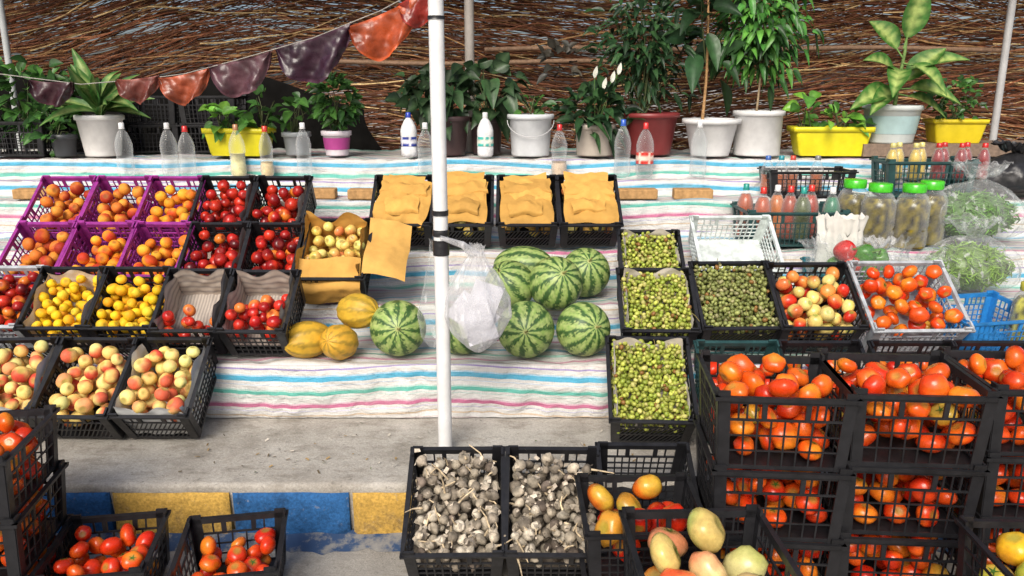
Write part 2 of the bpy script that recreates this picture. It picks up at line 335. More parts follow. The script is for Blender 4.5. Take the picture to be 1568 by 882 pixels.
# ------------------------------------------------------------ crates
_cr={}
def crate_mesh(w,l,h,col,style):
    key=(round(w,3),round(l,3),round(h,3),col,style)
    if key in _cr: return _cr[key]
    mb=MB(); tp=.93; cx,cy=0,l/2
    def cor(sx,sy,t): 
        k=tp+(1-tp)*t; return np.array([sx*w/2*k,cy+sy*l/2*k,h*t])
    walls=[((-1,-1),(1,-1),(0,1,0)),((1,1),(-1,1),(0,-1,0)),((-1,1),(-1,-1),(1,0,0)),((1,-1),(1,1),(-1,0,0))]
    for wi,(a,b_,n) in enumerate(walls):
        n=np.array(n,float); L=w if wi<2 else l
        def pt(s,t,dep):
            p=cor(*a,t)*(1-s)+cor(*b_,t)*s; return p+n*dep
        def pr(q,d0=0,d1=.004):
            v=[pt(s,t,d0) for s,t in q]+[pt(s,t,d1) for s,t in q]; mb.add(v,BOXF,col,0,False)
        def rc(s0,s1,t0,t1,d0=0,d1=.004): pr([(s0,t0),(s1,t0),(s1,t1),(s0,t1)],d0,d1)
        e=.036/L
        rc(0,e,0,1.07,-.003,.005); rc(1-e,1,0,1.07,-.003,.005)
        rc(e,1-e,0,.06,-.001,.005)
        rc(-.012/L,1+.012/L,.945,1.0,-.011,.005)
        rc(0,1,.90,.945,-.001,.005)
        hz0,hz1=.34,.66
        rc(e,1-e,.67,.70,-.002,.004)
        for s in (hz0,hz1): rc(s-.008/L,s+.008/L,.70,.90,-.003,.005)
        ns=max(2,int(round((hz0-e)*L/.03)))
        for k in range(1,ns):
            for base,d in ((e,1),(1-e,-1)):
                s=base+d*(hz0-e)*k/ns; rc(s-.003/L,s+.003/L,.70,.90)
        if style=='diag' and wi<2:
            m_=int(L/.026); wd=.0035/L
            for k in range(-4,m_+1):
                s0=e+k*(1-2*e)/m_; dt=.61; ds=.075/L
                sa,sb=s0,s0+ds; ta,tb=.06,.67
                if sa<e: ta+=(e-sa)/(sb-sa)*.61; sa=e
                if sb>1-e: tb-=(sb-1+e)/(s0+ds-s0)*.61; sb=1-e
                if tb-ta>.05: pr([(sa-wd,ta),(sa+wd,ta),(sb+wd,tb),(sb-wd,tb)])
            rc(e,1-e,.34,.38,-.001,.0045)
        else:
            sp=.043 if style=='big' else .027
            m_=max(3,int((1-2*e)*L/sp))
            for k in range(1,m_):
                s=e+(1-2*e)*k/m_; q=.0028
                rc(s-q/L,s+q/L,.06,.67)
            for t in ((.26,.47) if style=='big' else (.22,.37,.52)): rc(e,1-e,t-.010,t+.010,-.0008,.0045)
    k=tp; box(mb,-w/2*k+.002,w/2*k-.002,cy-l/2*k+.002,cy+l/2*k-.002,.003,.008,col)
    me=mb.mesh('plastic_crate',[M_plas]); _cr[key]=me; return me

BLACK=(.013,.013,.015); PURP=(.27,.03,.22); GREY=(.36,.38,.40); DGRN=(.02,.06,.06); BLUE=(.02,.18,.46); WHITE=(.55,.60,.58); TEAL=(.03,.16,.2)

def pack(w,l,z0,zmax,r,K=14,maxn=300,ybias=0.,xbias=0.,floor=None,y0=0,y1=None,jit=.0):
    y1=l if y1 is None else y1
    P=np.zeros((0,3)); fails=0
    while len(P)<maxn and fails<25:
        c=np.stack([rng.uniform(-w/2+r,w/2-r,K),rng.uniform(y0+r,y1-r,K)],-1)
        z=np.full(K,z0+r) if floor is None else np.array([floor(*q) for q in c])+r
        if len(P):
            d2=((c[:,None]-P[None,:,:2])**2).sum(-1); m=4*r*r-d2
            zz=np.where(m>0,P[None,:,2]+np.sqrt(np.maximum(m,0)),-9); z=np.maximum(z,zz.max(1))
        cost=z+ybias*c[:,1]+xbias*c[:,0]; cost=np.where(z>zmax,9,cost); k=int(np.argmin(cost))
        if cost[k]>8: fails+=1; continue
        P=np.vstack([P,[c[k,0],c[k,1],z[k]]])
    return P
UA,FA=sph(16,11); UB,FB=sph(7,5); UC,FC=sph(10,8)
def shape(U,squash=1,lob=0,nl=5,dim=.18,crease=0,point=0):
    V=U.copy(); th=np.arctan2(U[:,1],U[:,0]); rho=np.hypot(U[:,0],U[:,1])
    k=1+lob*np.cos(nl*th)*rho*(U[:,2]*.5+.5); k=k-crease*np.exp(-(th/.35)**2)*rho
    V[:,0]*=k;V[:,1]*=k; V[:,2]*=squash
    V[:,2]-=dim*np.exp(-(rho/.28)**2)*(U[:,2]>0); V[:,2]+=point*np.exp(-(rho/.2)**2)*(U[:,2]>0)
    return V
KIND={
 'tomato':dict(c=[((.58,.03,.006),(.70,.10,.01)),((.66,.07,.008),(.72,.19,.015)),((.50,.018,.006),(.62,.05,.01)),((.66,.16,.015),(.6,.32,.04))],p=[.4,.25,.29,.06],sh=dict(squash=.78,lob=.07,dim=.2),dc=(.28,.22,.04),m=M_fruit),
 'orange_tomato':dict(c=[((.70,.09,.008),(.76,.22,.015)),((.66,.05,.007),(.72,.13,.012)),((.58,.03,.006),(.66,.07,.01)),((.72,.34,.03),(.52,.38,.06))],p=[.44,.3,.2,.06],sh=dict(squash=.74,lob=.12,dim=.2),dc=(.38,.24,.04),m=M_fruit),
 'big_tomato':dict(c=[((.70,.50,.22),(.70,.26,.12)),((.40,.48,.12),(.66,.48,.15)),((.68,.10,.03),(.72,.24,.07)),((.62,.56,.24),(.50,.50,.14)),((.72,.26,.04),(.64,.12,.02))],p=[.3,.2,.15,.2,.15],sh=dict(squash=.76,lob=.13,dim=.2),dc=(.33,.30,.08),m=M_fruit),
 'mixed_tomato':dict(c=[((.58,.025,.008),(.66,.08,.012)),((.72,.15,.015),(.6,.36,.04)),((.58,.26,.03),(.32,.34,.05)),((.50,.015,.007),(.6,.04,.01))],p=[.42,.2,.2,.18],sh=dict(squash=.76,lob=.14,dim=.2),dc=(.3,.28,.04),m=M_fruit),
 'peach':dict(c=[((.78,.30,.02),(.60,.07,.015)),((.80,.38,.03),(.74,.16,.02)),((.76,.22,.02),(.48,.04,.015))],p=[.45,.35,.2],sh=dict(squash=.95,dim=.2,crease=.10),dc=(.3,.12,.03),m=M_matte),
 'dusky_peach':dict(c=[((.76,.30,.04),(.50,.07,.02)),((.70,.19,.03),(.38,.035,.015))],p=[.6,.4],sh=dict(squash=.95,dim=.2,crease=.10),dc=(.3,.12,.03),m=M_matte),
 'nectarine':dict(c=[((.40,.015,.01),(.10,.004,.006)),((.52,.03,.012),(.24,.008,.008)),((.70,.20,.025),(.40,.012,.009))],p=[.45,.35,.2],sh=dict(squash=.97,dim=.2,crease=.08),dc=(.2,.02,.01),m=M_fruit),
 'red_nectarine':dict(c=[((.58,.03,.015),(.36,.01,.01)),((.72,.20,.04),(.56,.03,.015))],p=[.65,.35],sh=dict(squash=.97,dim=.2,crease=.08),dc=(.2,.02,.01),m=M_fruit),
 'apricot':dict(c=[((.82,.52,.015),(.80,.36,.015)),((.82,.60,.04),(.80,.45,.02))],p=[.6,.4],sh=dict(squash=.96,dim=.16,crease=.1),dc=(.4,.25,.03),m=M_matte),
 'white_peach':dict(c=[((.80,.64,.22),(.72,.14,.07)),((.80,.60,.18),(.78,.34,.14)),((.78,.52,.16),(.60,.07,.04)),((.74,.68,.24),(.78,.54,.2))],p=[.35,.25,.25,.15],sh=dict(squash=.93,dim=.22,crease=.09),dc=(.35,.28,.06),m=M_matte),
 'apple':dict(c=[((.76,.60,.13),(.72,.40,.10)),((.68,.60,.16),(.74,.62,.2)),((.78,.52,.14),(.68,.2,.07))],p=[.5,.3,.2],sh=dict(squash=.9,dim=.28),dc=(.25,.18,.05),m=M_fruit),
 'mixed_pepper':dict(c=[((.72,.56,.16),(.60,.14,.04)),((.58,.03,.015),(.72,.24,.05)),((.76,.60,.2),(.68,.55,.13))],p=[.35,.4,.25],sh=dict(squash=1.15,lob=.10,dim=.25,nl=3),dc=(.2,.3,.04),m=M_fruit),
 'yellow_tomato':dict(c=[((.78,.44,.02),(.76,.30,.02)),((.48,.48,.06),(.74,.46,.06)),((.74,.20,.02),(.76,.34,.03))],p=[.4,.3,.3],sh=dict(squash=.85,lob=.10,dim=.2),dc=(.3,.3,.05),m=M_fruit),
}
def fruitmesh(name,P,r,kind,parent):
    k=KIND[kind]; mb=MB(); U=UA; base=shape(U,**k['sh']); pr=np.array(k['p'])/sum(k['p'])
    dm=sst(.90,.99,U[:,2])*.8
    for p in P:
        s=r*rng.uniform(.84,1.12); Rm=rotm()
        if rng.random()<.5:
            Rm=eul(rng.normal()*.6,rng.normal()*.6,rng.uniform(0,6.3))
        a,b_=k['c'][rng.choice(len(pr),p=pr)]; d=rng.normal(size=3); d/=np.linalg.norm(d)
        t=sst(-.35,.75,U@d+.25*np.sin(U[:,0]*5+p[0]*90)*np.cos(U[:,1]*4)+rng.normal()*.25)
        c=mix(a,b_,t)*rng.uniform(.82,1.08); c=mix(c,np.tile(k['dc'],(len(U),1)),dm)
        sq=np.array([1,1,1.])+rng.normal(size=3)*.06
        mb.add((base*sq)@Rm.T*s+p,FA,np.clip(c,0,.95))
        if 'tomato' in kind and rng.random()<.22:
            top=(np.array([0,0,k['sh']['squash']*.86])*sq)
            for q in range(5):
                a0=q*1.256+rng.uniform(-.2,.2); tip=np.array([math.cos(a0)*.42,math.sin(a0)*.42,.06]); sd_=np.array([-math.sin(a0),math.cos(a0),0])*.07
                mb.add((np.stack([top-sd_,top+sd_,top+tip])@Rm.T)*s+p,np.array([[0,1,2]]),(.06,.14,.02))
    return mb.build(name,[k['m']],parent)
def crumple(mb,P,amp,freq,col,mat=0,o=0.):
    n=nz(P,freq,o); n2=nz(P,freq*2.7,o+4); d=(1-2*np.abs(n))*amp+n2*amp*.5
    Q=P.copy(); du=np.gradient(P,axis=0); dv_=np.gradient(P,axis=1); nr=np.cross(du,dv_); nr/=np.linalg.norm(nr,axis=-1)[...,None]+1e-9
    Q+=nr*d[...,None]; grid(mb,Q,col,mat)
def liner(parent,w,l,h,col,col2=None,over=.03,sides='lrb',name='paper_liner',down=.02):
    mb=MB(); nu,nv=26,16
    def sheet(a,b_,tt):
        u=np.linspace(0,1,nu)[:,None,None]; v=np.linspace(down/h,1+over/h,nv)[None,:,None]
        a=np.array(a,float);b_=np.array(b_,float)
        P=(a*(1-u)+b_*u)+np.array([0,0,h])*v+np.zeros((nu,nv,3))
        P[...,2]+= (v[...,0]**3)*.02*np.sin(np.linspace(0,9,nu)+rng.uniform(0,6))[:,None]
        c=np.tile(col,(nu,nv,1)).astype(float)
        if col2 is not None: c[:,::3]=col2
        crumple(mb,P,.006,14,c,0,rng.uniform(0,30))
    q=.94; e=.012
    if 'l' in sides: sheet((-w/2*q+e,e+.01,0),(-w/2*q+e,l*.97-e,0),0)
    if 'r' in sides: sheet((w/2*q-e,l*.97-e,0),(w/2*q-e,e+.01,0),0)
    if 'b' in sides: sheet((-w/2*q+e,l*.97-e,0),(w/2*q-e,l*.97-e,0),0)
    if 'f' in sides: sheet((-w/2*q+e,e+.012,0),(w/2*q-e,e+.012,0),0)
    nb=34; P=np.zeros((nb,nb,3)); P[...,0]=np.linspace(-w/2*q+e,w/2*q-e,nb)[:,None]; P[...,1]=np.linspace(.02,l-.02,nb)[None]; P[...,2]=down+.012
    cb=np.tile(col,(nb,nb,1)).astype(float)
    if col2 is not None: cb[::2]=col2
    crumple(mb,P,.007,12,cb,0,3.)
    return mb.build(name,[M_paper],parent)
def crate_of(name,x,y,z,tilt,rz,w=.30,l=.34,h=.20,col=BLACK,style='std',kind=None,r=.033,zmax=None,maxn=300,ybias=0,lin=None,z0=.01,y0=.012,**kw):
    e=empty(name,(x,y,z),(R(tilt),0,R(rz)))
    me=crate_mesh(w,l,h,col,style); mkobj('crate',me,e)
    if kind:
        zm=(h+r*.35) if zmax is None else zmax
        P=pack(w*.95-.012,l*.97,z0,zm,r,maxn=maxn,ybias=ybias,y0=y0,**kw)
        fruitmesh('fruit',P,r,kind,e)
    if lin: liner(e,w,l,h,*lin[:1],**lin[1])
    return e
def j(a=1.5): return rng.normal()*a
for x in (-1.475,-1.80,-2.125,-2.46):
    crate_of('crate_of_white_peaches',x,3.15,.228,36,j(),w=.315,l=.385,h=.20,style='diag',kind='white_peach',r=.0315,z0=.03,zmax=.21,lin=((.7,.7,.68),dict(over=.01,sides='lrf')) if x>-1.6 or x<-2 else None)
for x in (-2.33,-2.66): crate_of('crate_of_nectarines',x,3.52,.50,37,1,w=.29,col=GREY,kind='nectarine',r=.028,zmax=.20,z0=.05)
crate_of('crate_of_apricots',-2.03,3.50,.50,37,j(),w=.295,kind='apricot',r=.0235,zmax=.175,ybias=.5,z0=.06,lin=((.62,.55,.48),dict(over=.0,sides='lrb')))
crate_of('crate_of_apricots',-1.735,3.50,.50,37,j(),w=.295,kind='apricot',r=.0245,zmax=.185,ybias=.3,z0=.05)
STR=(.46,.40,.34)
crate_of('crate_of_red_nectarines',-1.43,3.46,.50,37,j(),w=.285,kind='red_nectarine',r=.026,maxn=14,ybias=2.5,z0=.05,lin=(STR,dict(col2=(.26,.23,.21),over=.015,down=.04)))
crate_of('crate_of_red_nectarines',-1.13,3.44,.50,36,j(),w=.295,kind='red_nectarine',r=.028,maxn=28,ybias=2.,z0=.05,lin=(STR,dict(col2=(.26,.23,.21),over=.015,down=.04)))
for x,k in ((-2.35,'dusky_peach'),(-2.05,'peach'),(-1.76,'peach')):
    crate_of('crate_of_peaches',x,3.87,.648,37,j(),w=.285,col=PURP,kind=k,r=.033,zmax=.165,ybias=.5,z0=.03)
for x in (-1.465,-1.17):
    crate_of('crate_of_nectarines',x,3.86,.648,38,j(),w=.285,kind='nectarine',r=.031,zmax=.19,ybias=.2,z0=.03,lin=((.45,.35,.3),dict(over=.0,sides='r')))
for x,k in ((-2.42,'dusky_peach'),(-2.12,'dusky_peach'),(-1.83,'peach')):
    crate_of('crate_of_peaches',x,4.27,.838,37,j(),w=.285,col=PURP,kind=k,r=.033,zmax=.165,ybias=.5,z0=.03)
for x in (-1.54,-1.245):
    crate_of('crate_of_nectarines',x,4.26,.838,38,j(),w=.285,kind='nectarine',r=.032,zmax=.19,ybias=.2,z0=.03,lin=((.45,.35,.3),dict(over=.01,sides='r')))
KR=(.56,.31,.075)
e=crate_of('crate_of_yellow_apples',-.88,3.83,.648,36,-1,w=.34,l=.39,h=.19,kind='apple',r=.029,zmax=.185,z0=.07,y0=.06,lin=(KR,dict(over=.045,sides='lrb')))
mb=MB(); P=np.zeros((24,20,3)); u=np.linspace(-.155,.155,24)[:,None]; v=np.linspace(0,1,20)[None]
P[...,0]=u; P[...,1]=-.018-.01*np.sin(v*3)+np.where(v>.6,(v-.6)*.30,0); P[...,2]=.03+v*.19+.012*np.sin(u*20); crumple(mb,P,.007,12,KR); mb.build('paper_flap',[M_paper],e)
mb=MB(); P=np.zeros((20,24,3)); u=np.linspace(0,.20,20)[:,None]; v=np.linspace(0,1,24)[None]
P[...,0]=.165+u+.0*v; P[...,1]=.02+v*.36; P[...,2]=.20-.06*(u/.2)**2+.016*np.sin(v*7); crumple(mb,P,.007,9,(.60,.34,.09)); mb.build('paper_side_flap',[M_paper],e)
for i,x in enumerate((-.585,-.265,.083,.412)):
    e=crate_of('paper_covered_crate',x,4.27,.838,38,j(1),w=.315,l=.355,h=.19,style='diag',kind='apple',r=.034,zmax=.15,z0=.05)
    mb=MB()
    for q in range(4):
        hw=[.143,.118,.13,.09][q]*rng.uniform(.94,1.02); y0=[.012,.14,.20,.06][q]+rng.uniform(-.01,.02); y1=[.33,.37,.30,.16][q]+rng.uniform(-.02,.01)
        P=np.zeros((44,48,3)); u=np.linspace(-1,1,44)[:,None]; v=np.linspace(0,1,48)[None]; ox=rng.uniform(-.012,.012); a=rng.normal()*.09
        X0=u*hw*(1+.04*np.sin(v*7+q)); Y0=(v-.5)*(y1-y0)+.008*np.sin(u*4+q*2+i)
        P[...,0]=np.clip(ox+X0*math.cos(a)-Y0*math.sin(a),-.15,.15); P[...,1]=(y0+y1)/2+X0*math.sin(a)+Y0*math.cos(a)
        P[...,2]=.186+.008*q+.016*(1-u**2)*np.sin(v*3.1)+.010*(1-2*np.abs(nz(P,9,i*3+q*2)))-.03*(np.clip(.1-v,0,1)*10)**2*.5
        crumple(mb,P,.0035,17,np.array(KR)*rng.uniform(.82,1.12),0,i+q*5)
    mb.build('kraft_paper',[M_paper],e)
# ---------- grapes
def grapes(parent,w,l,h,n=800,top=.0,gcol=((.50,.54,.10),(.34,.42,.06),(.62,.58,.18)),fill=(0,1)):
    off=rng.uniform(0,50); z0=h-.10+top; r=.0094
    def fl(x,y): return z0+.05*noise.noise((x*14+off,y*14,0))+.025*(1-(2*x/w)**2)
    P=pack(w*.92,l*.97,z0,9,r,K=4,maxn=n,floor=fl,y0=l*fill[0],y1=l*fill[1])
    mb=MB()
    for p in P:
        cl=noise.noise((p[0]*22+off,p[1]*22,2.)); c=np.array(gcol[rng.choice(3,p=[.5,.3,.2])])*rng.uniform(.75,1.15)*(1+.5*cl)
        if rng.random()<.05: c=np.array((.28,.14,.04))
        Rm=rotm(); mb.add((UB*np.array([1,1,1.25]))@Rm.T*r*rng.uniform(.8,1.2)+p,FB,np.clip(c,0,1))
    for q in range(26):
        a=P[rng.integers(len(P))]+np.array([0,0,.010]); b_=a+np.array([rng.normal()*.03,rng.normal()*.03,.008]); tube(mb,[a,(a+b_)/2+[0,0,.008],b_],.0016,5,(.30,.24,.08))
    mb.build('grapes',[M_grape],parent)
    mb=MB(); Q=np.zeros((22,22,3)); Q[...,0]=np.linspace(-w*.46,w*.46,22)[:,None]; Q[...,1]=np.linspace(l*max(.03,fill[0]),l*min(.96,fill[1]),22)[None]; Q[...,2]=z0-.012; crumple(mb,Q,.004,12,(.10,.11,.03)); mb.build('grape_bed',[M_grape],parent)
def gcrate(x,y,z,t,rz,w,l,h,lin=True,**k):
    e=crate_of('crate_of_grapes',x,y,z,t,rz,w=w,l=l,h=h,style='diag'); grapes(e,w,l,h,**k)
    if lin: liner(e,w,l,h,(.66,.6,.54),over=.016,sides='lrb',down=h-.115)
gcrate(.69,3.90,.648,37,-1,.30,.30,.18,n=640)
gcrate(.66,3.50,.50,37,-1,.33,.35,.18,n=760); gcrate(.575,3.10,.228,34,-3,.34,.42,.19,n=980)
gcrate(1.04,3.54,.50,37,2,.37,.38,.18,gcol=((.32,.35,.11),(.22,.25,.07),(.40,.38,.18)),n=800,lin=False)
e=crate_of('empty_crate',1.13,3.93,.68,37,1,w=.40,l=.36,h=.17,col=WHITE); grapes(e,.34,.36,.11,n=150,fill=(.03,.32))
crate_of('crate_of_mixed_peppers',1.385,3.52,.50,37,1,w=.37,l=.37,h=.19,kind='mixed_pepper',r=.031,maxn=56,ybias=1.2,z0=.02)
crate_of('crate_of_tomatoes',1.80,3.48,.50,37,2,w=.43,l=.39,h=.19,col=GREY,kind='orange_tomato',r=.037,maxn=54,ybias=1.,z0=.04)
for x,c in ((.98,DGRN),(1.34,BLACK),(1.74,BLACK),(2.1,BLACK)):
    crate_of('crate_of_tomatoes',x,3.10,.228,30,0,w=.35,l=.40,h=.20,col=c,kind='tomato',r=.036,zmax=.15,z0=.03,maxn=50)
crate_of('blue_crate',2.22,3.46,.50,6,12,w=.42,l=.34,h=.17,col=BLUE)

# ---------- garlic
def garlic(parent,w,l,h):
    P=pack(w*.95,l*.97,h-.12,h-.005,.0195,K=8,maxn=480); mb=MB()
    base=shape(UC,squash=.82,lob=.13,nl=6,dim=-.12,point=.55)
    for p in P:
        Rm=rotm(); g=rng.choice(4,p=[.36,.30,.20,.14]); c=np.array([(.50,.43,.33),(.32,.27,.21),(.60,.53,.42),(.19,.15,.12)][g])*rng.uniform(.7,1.1)
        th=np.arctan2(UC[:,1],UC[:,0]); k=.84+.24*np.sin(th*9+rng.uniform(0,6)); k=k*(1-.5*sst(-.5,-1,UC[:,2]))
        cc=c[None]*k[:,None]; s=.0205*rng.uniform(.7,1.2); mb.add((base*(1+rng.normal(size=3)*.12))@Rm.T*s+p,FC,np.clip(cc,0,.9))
        if p[2]>h-.055:
            d=Rm[:,2].copy()
            if rng.random()<.6: 
                d=d if d[2]>-.2 else -d
                a=p+d*s*.8; L=rng.uniform(.015,.045) if rng.random()<.75 else rng.uniform(.05,.11)
                e2=a+d*L+rng.normal(size=3)*.010; tube(mb,[a,(a+e2)/2+rng.normal(size=3)*.004,e2],[.0045,.003,.002],5,np.array((.58,.46,.30))*rng.uniform(.6,1.25))
            for _ in range(3):
                q=p+rng.normal(size=3)*.014+np.array([0,0,.014]); A=rotm(); sz=rng.uniform(.004,.014)
                mb.add(np.array([(-1,-.6,0),(1,-.5,.2),(.8,.7,-.1),(-.9,.6,.3)])@A.T*sz+q,np.array([[0,1,2,3]]),np.array((.56,.48,.38))*rng.uniform(.3,1.2))
    mb.build('garlic_bulbs',[M_garl],parent)
    mb=MB(); Q=np.zeros((12,12,3)); Q[...,0]=np.linspace(-w*.45,w*.45,12)[:,None]; Q[...,1]=np.linspace(.02,l*.96,12)[None]; Q[...,2]=h-.125; grid(mb,Q,(.12,.1,.08)); mb.build('garlic_bed',[M_garl],parent)
for x,rz in ((-.193,1),(.145,-1)):
    e=crate_of('crate_of_garlic',x,2.42,.018,26,rz,w=.325,l=.43,h=.21); garlic(e,.325,.43,.21)
crate_of('empty_crate',.475,2.44,.03,27,-1,w=.325,l=.43,h=.20)

# ---------- front tomatoes
def stack(x,y,rz,n,w,l,h,kind,r,top='orange_tomato',z=0,zt=None):
    for i in range(n):
        last=i==n-1
        crate_of('crate_of_tomatoes',x+rng.normal()*.006,y+rng.normal()*.005,z+.004+i*(h*1.0),0,rz+j(.8),w=w,l=l,h=h,style='big',kind=top if last else kind,r=r,zmax=(h+.008) if last else h-r*1.02)
stack(.85,2.315,-5,3,.42,.40,.25,'tomato',.042)
stack(1.285,2.335,-4,3,.43,.40,.25,'tomato',.042,'orange_tomato')
stack(1.80,2.46,-3,3,.42,.40,.24,'tomato',.041)
stack(.55,1.76,0,1,.40,.40,.22,'tomato',.04)
crate_of('crate_of_large_tomatoes',.545,1.765,.226,1,2,w=.405,l=.40,h=.225,style='big',kind='big_tomato',r=.060,zmax=.225)
stack(1.53,1.76,0,1,.40,.40,.2,'tomato',.04)
crate_of('crate_of_yellow_tomatoes',1.53,1.765,.205,1,-2,w=.40,l=.40,h=.21,style='big',kind='yellow_tomato',r=.054,zmax=.205)
crate_of('crate_of_tomatoes',.41,2.18,.004,0,0,w=.36,l=.34,h=.19,style='std',kind='tomato',r=.04,zmax=.15)
crate_of('crate_of_mixed_tomatoes',.415,2.175,.196,3,1,w=.37,l=.34,h=.18,style='std',kind='mixed_tomato',r=.050,zmax=.19)
stack(-1.70,2.13,9,3,.42,.40,.205,'tomato',.034)
crate_of('crate_of_tomatoes',-1.335,2.24,.006,4,9,w=.32,l=.33,h=.19,style='big',kind='tomato',r=.035,zmax=.17)
crate_of('crate_of_tomatoes',-.91,2.24,.006,4,10,w=.32,l=.33,h=.19,style='big',kind='tomato',r=.033,zmax=.14,maxn=30,xbias=.1,ybias=-.15)

# ---------- melons
def watermelon(x,y,z,r,rot,el=1.0,name='watermelon'):
    U,F=sph(130,54); mb=MB(); V=U.copy(); V[:,2]*=el; th=np.arctan2(U[:,1],U[:,0])
    off=rng.uniform(0,40); n1=nz(U*np.array([1,1,.8]),3.2,off); n2=nz(U,9,off); n3=nz(U,22,off)
    k=int(rng.choice([10,11,12])); s=np.cos(k*th+.9*n1+1.1*n2+1.4*n3); wdt=.22+.6*n2+.6*n3
    t=sst(wdt-.22,wdt+.30,s); rho=np.hypot(U[:,0],U[:,1])
    light=mix(np.tile((.24,.36,.09),(len(U),1)),np.tile((.38,.46,.16),(len(U),1)),np.clip(.5+n2,0,1)); dark=np.tile((.022,.075,.020),(len(U),1))*(1+.8*n3)[:,None]
    fine=.25*sst(.1,.5,n3+.6*np.sin(k*3*th+3*n2))
    c=mix(light,dark,np.clip(t*.92+fine*(1-t),0,1))
    c=mix(c,np.tile((.42,.42,.16),(len(U),1)),sst(.09,.03,rho))
    mb.add(V*r,F,np.clip(c,0,1)); 
    tube(mb,[(0,0,r*el*.98),(.004,0,r*el+.012),(.012,.004,r*el+.022)],[.005,.004,.004],6,(.22,.2,.07))
    return mb.build(name,[M_melon],None,(x,y,z),rot)
watermelon(-.52,3.515,.615,.128,(R(75),R(8),R(5)))
watermelon(-.235,3.55,.600,.118,(R(60),R(20),R(-30)))
watermelon(.063,3.495,.615,.130,(R(78),R(-10),R(0)))
watermelon(.325,3.51,.612,.124,(R(70),R(12),R(20)))
watermelon(.205,3.68,.785,.128,(R(55),R(10),R(8)))
watermelon(-.01,3.72,.765,.120,(R(40),R(20),R(-60)))
watermelon(.375,4.00,.765,.126,(R(50),R(-12),R(15)))
watermelon(.06,4.04,.79,.102,(R(88),R(0),R(78)),1.55)
def ymelon(x,y,z,r,el,rot,c1):
    U,F=sph(60,32); mb=MB(); V=U.copy(); V[:,2]*=el; th=np.arctan2(U[:,1],U[:,0]); n=nz(U,4,x*9); n2=nz(U,16,x*5)
    V*= (1+.018*np.cos(9*th))[:,None]; t=sst(.0,.9,np.cos(9*th+n)+n2*1.2)
    c=mix(np.tile(c1,(len(U),1)),np.tile((.24,.17,.025),(len(U),1)),t*.7); mb.add(V*r,F,c)
    mb.build('yellow_melon',[M_melon],None,(x,y,z),rot)
ymelon(-.925,3.47,.575,.084,1.35,(R(88),0,R(-58)),(.58,.34,.03)); ymelon(-.775,3.44,.572,.080,1.25,(R(70),0,R(-20)),(.62,.34,.035)); ymelon(-.71,3.57,.68,.082,1.33,(R(85),0,R(60)),(.55,.34,.035))

# ------------------------------------------------------------ bottles & jars
CL=(.9,.9,.9)
def bottle(x,y,z,h,r,cap,content=None,level=0,label=None,name='plastic_bottle',lab2=None,body=None,cn=.16):
    mb=MB(); s=h
    pr=[(0,.004),(r*.7,.0),(r*.95,.012),(r,.03),(r,.22*s),(r*.94,.25*s),(r*.94,.45*s),(r,.48*s),(r,.60*s),(r*.86,.70*s),(r*.55,.82*s),(.013,.89*s),(.013,.95*s)]
    lathe(mb,pr,22,body or CL,1 if body else 0)
    lathe(mb,[(.0165,.915*s),(.0165,s),(.012,s+.003),(0,s+.003)],14,cap,1); lathe(mb,[(.019,.895*s),(.019,.912*s)],14,cap,1)
    if content:
        q=[(max(0,a-.003),min(b_+.002,level*s)) for a,b_ in pr]+[(0,level*s)]; lathe(mb,q,20,content,1)
    if label:
        c=np.zeros((28,6,3)); c[:]=label
        if lab2: 
            c[:,2:4]=lab2; c[::5]=np.array(lab2)
        th=np.linspace(0,2*math.pi,28,endpoint=False); zz=np.linspace(.25*s,.46*s,6)
        P=np.stack([np.cos(th)[:,None]*(r+.0008)+0*zz,np.sin(th)[:,None]*(r+.0008)+0*zz,zz[None]+0*th[:,None]],-1); grid(mb,P,c,1,True)
    return mb.build(name,[M_clear,M_liquid],None,(x,y,z),(0,0,rng.uniform(0,6)))
ZT,ZL=1.252,1.138
WC=(.7,.7,.7)
for x,cap,ct,lv,r,h in ((-2.42,WC,None,0,.052,.33),(-2.14,WC,None,0,.052,.33),(-2.03,(.6,.03,.03),None,0,.05,.31),(-1.715,(.4,.2,.1),(.75,.68,.35),.45,.05,.32),(-1.535,(.6,.05,.03),(.72,.55,.3),.3,.042,.31),(-1.30,WC,None,0,.048,.33),(.295,(.55,.03,.03),(.6,.45,.32),.3,.05,.32),(.69,(.03,.1,.45),None,0,.052,.35),(1.165,WC,None,0,.052,.34),(-.54,WC,None,0,.05,.33)):
    bottle(x,5.07,ZL,h,r,cap,ct,lv)
bottle(.83,5.07,ZL,.33,.055,(.6,.03,.03),None,0,(.55,.04,.03),lab2=(.75,.6,.5))
bottle(-.655,5.18,ZT,.275,.052,(.02,.05,.4),None,0,(.02,.04,.25),name='milk_bottle',lab2=(.7,.7,.75),body=(.72,.72,.72))
bottle(-.17,5.18,ZT,.275,.052,(.7,.7,.7),None,0,(.05,.4,.35),name='milk_bottle',lab2=(.7,.7,.6),body=(.72,.72,.72))
for x,y,a in ((-2.85,4.80,2),(-1.17,4.82,1),(-.86,4.79,-1),(.75,4.80,2),(1.08,4.80,-2)):
    mb=MB()
    box(mb,-.115,.115,-.045,.045,.0,.06,(.42,.24,.10)); o=mb.build('brick',[M_brick],None,(x,y,1.036),(0,0,R(a)))
    bv=o.modifiers.new('bev','BEVEL'); bv.width=.008; bv.segments=2
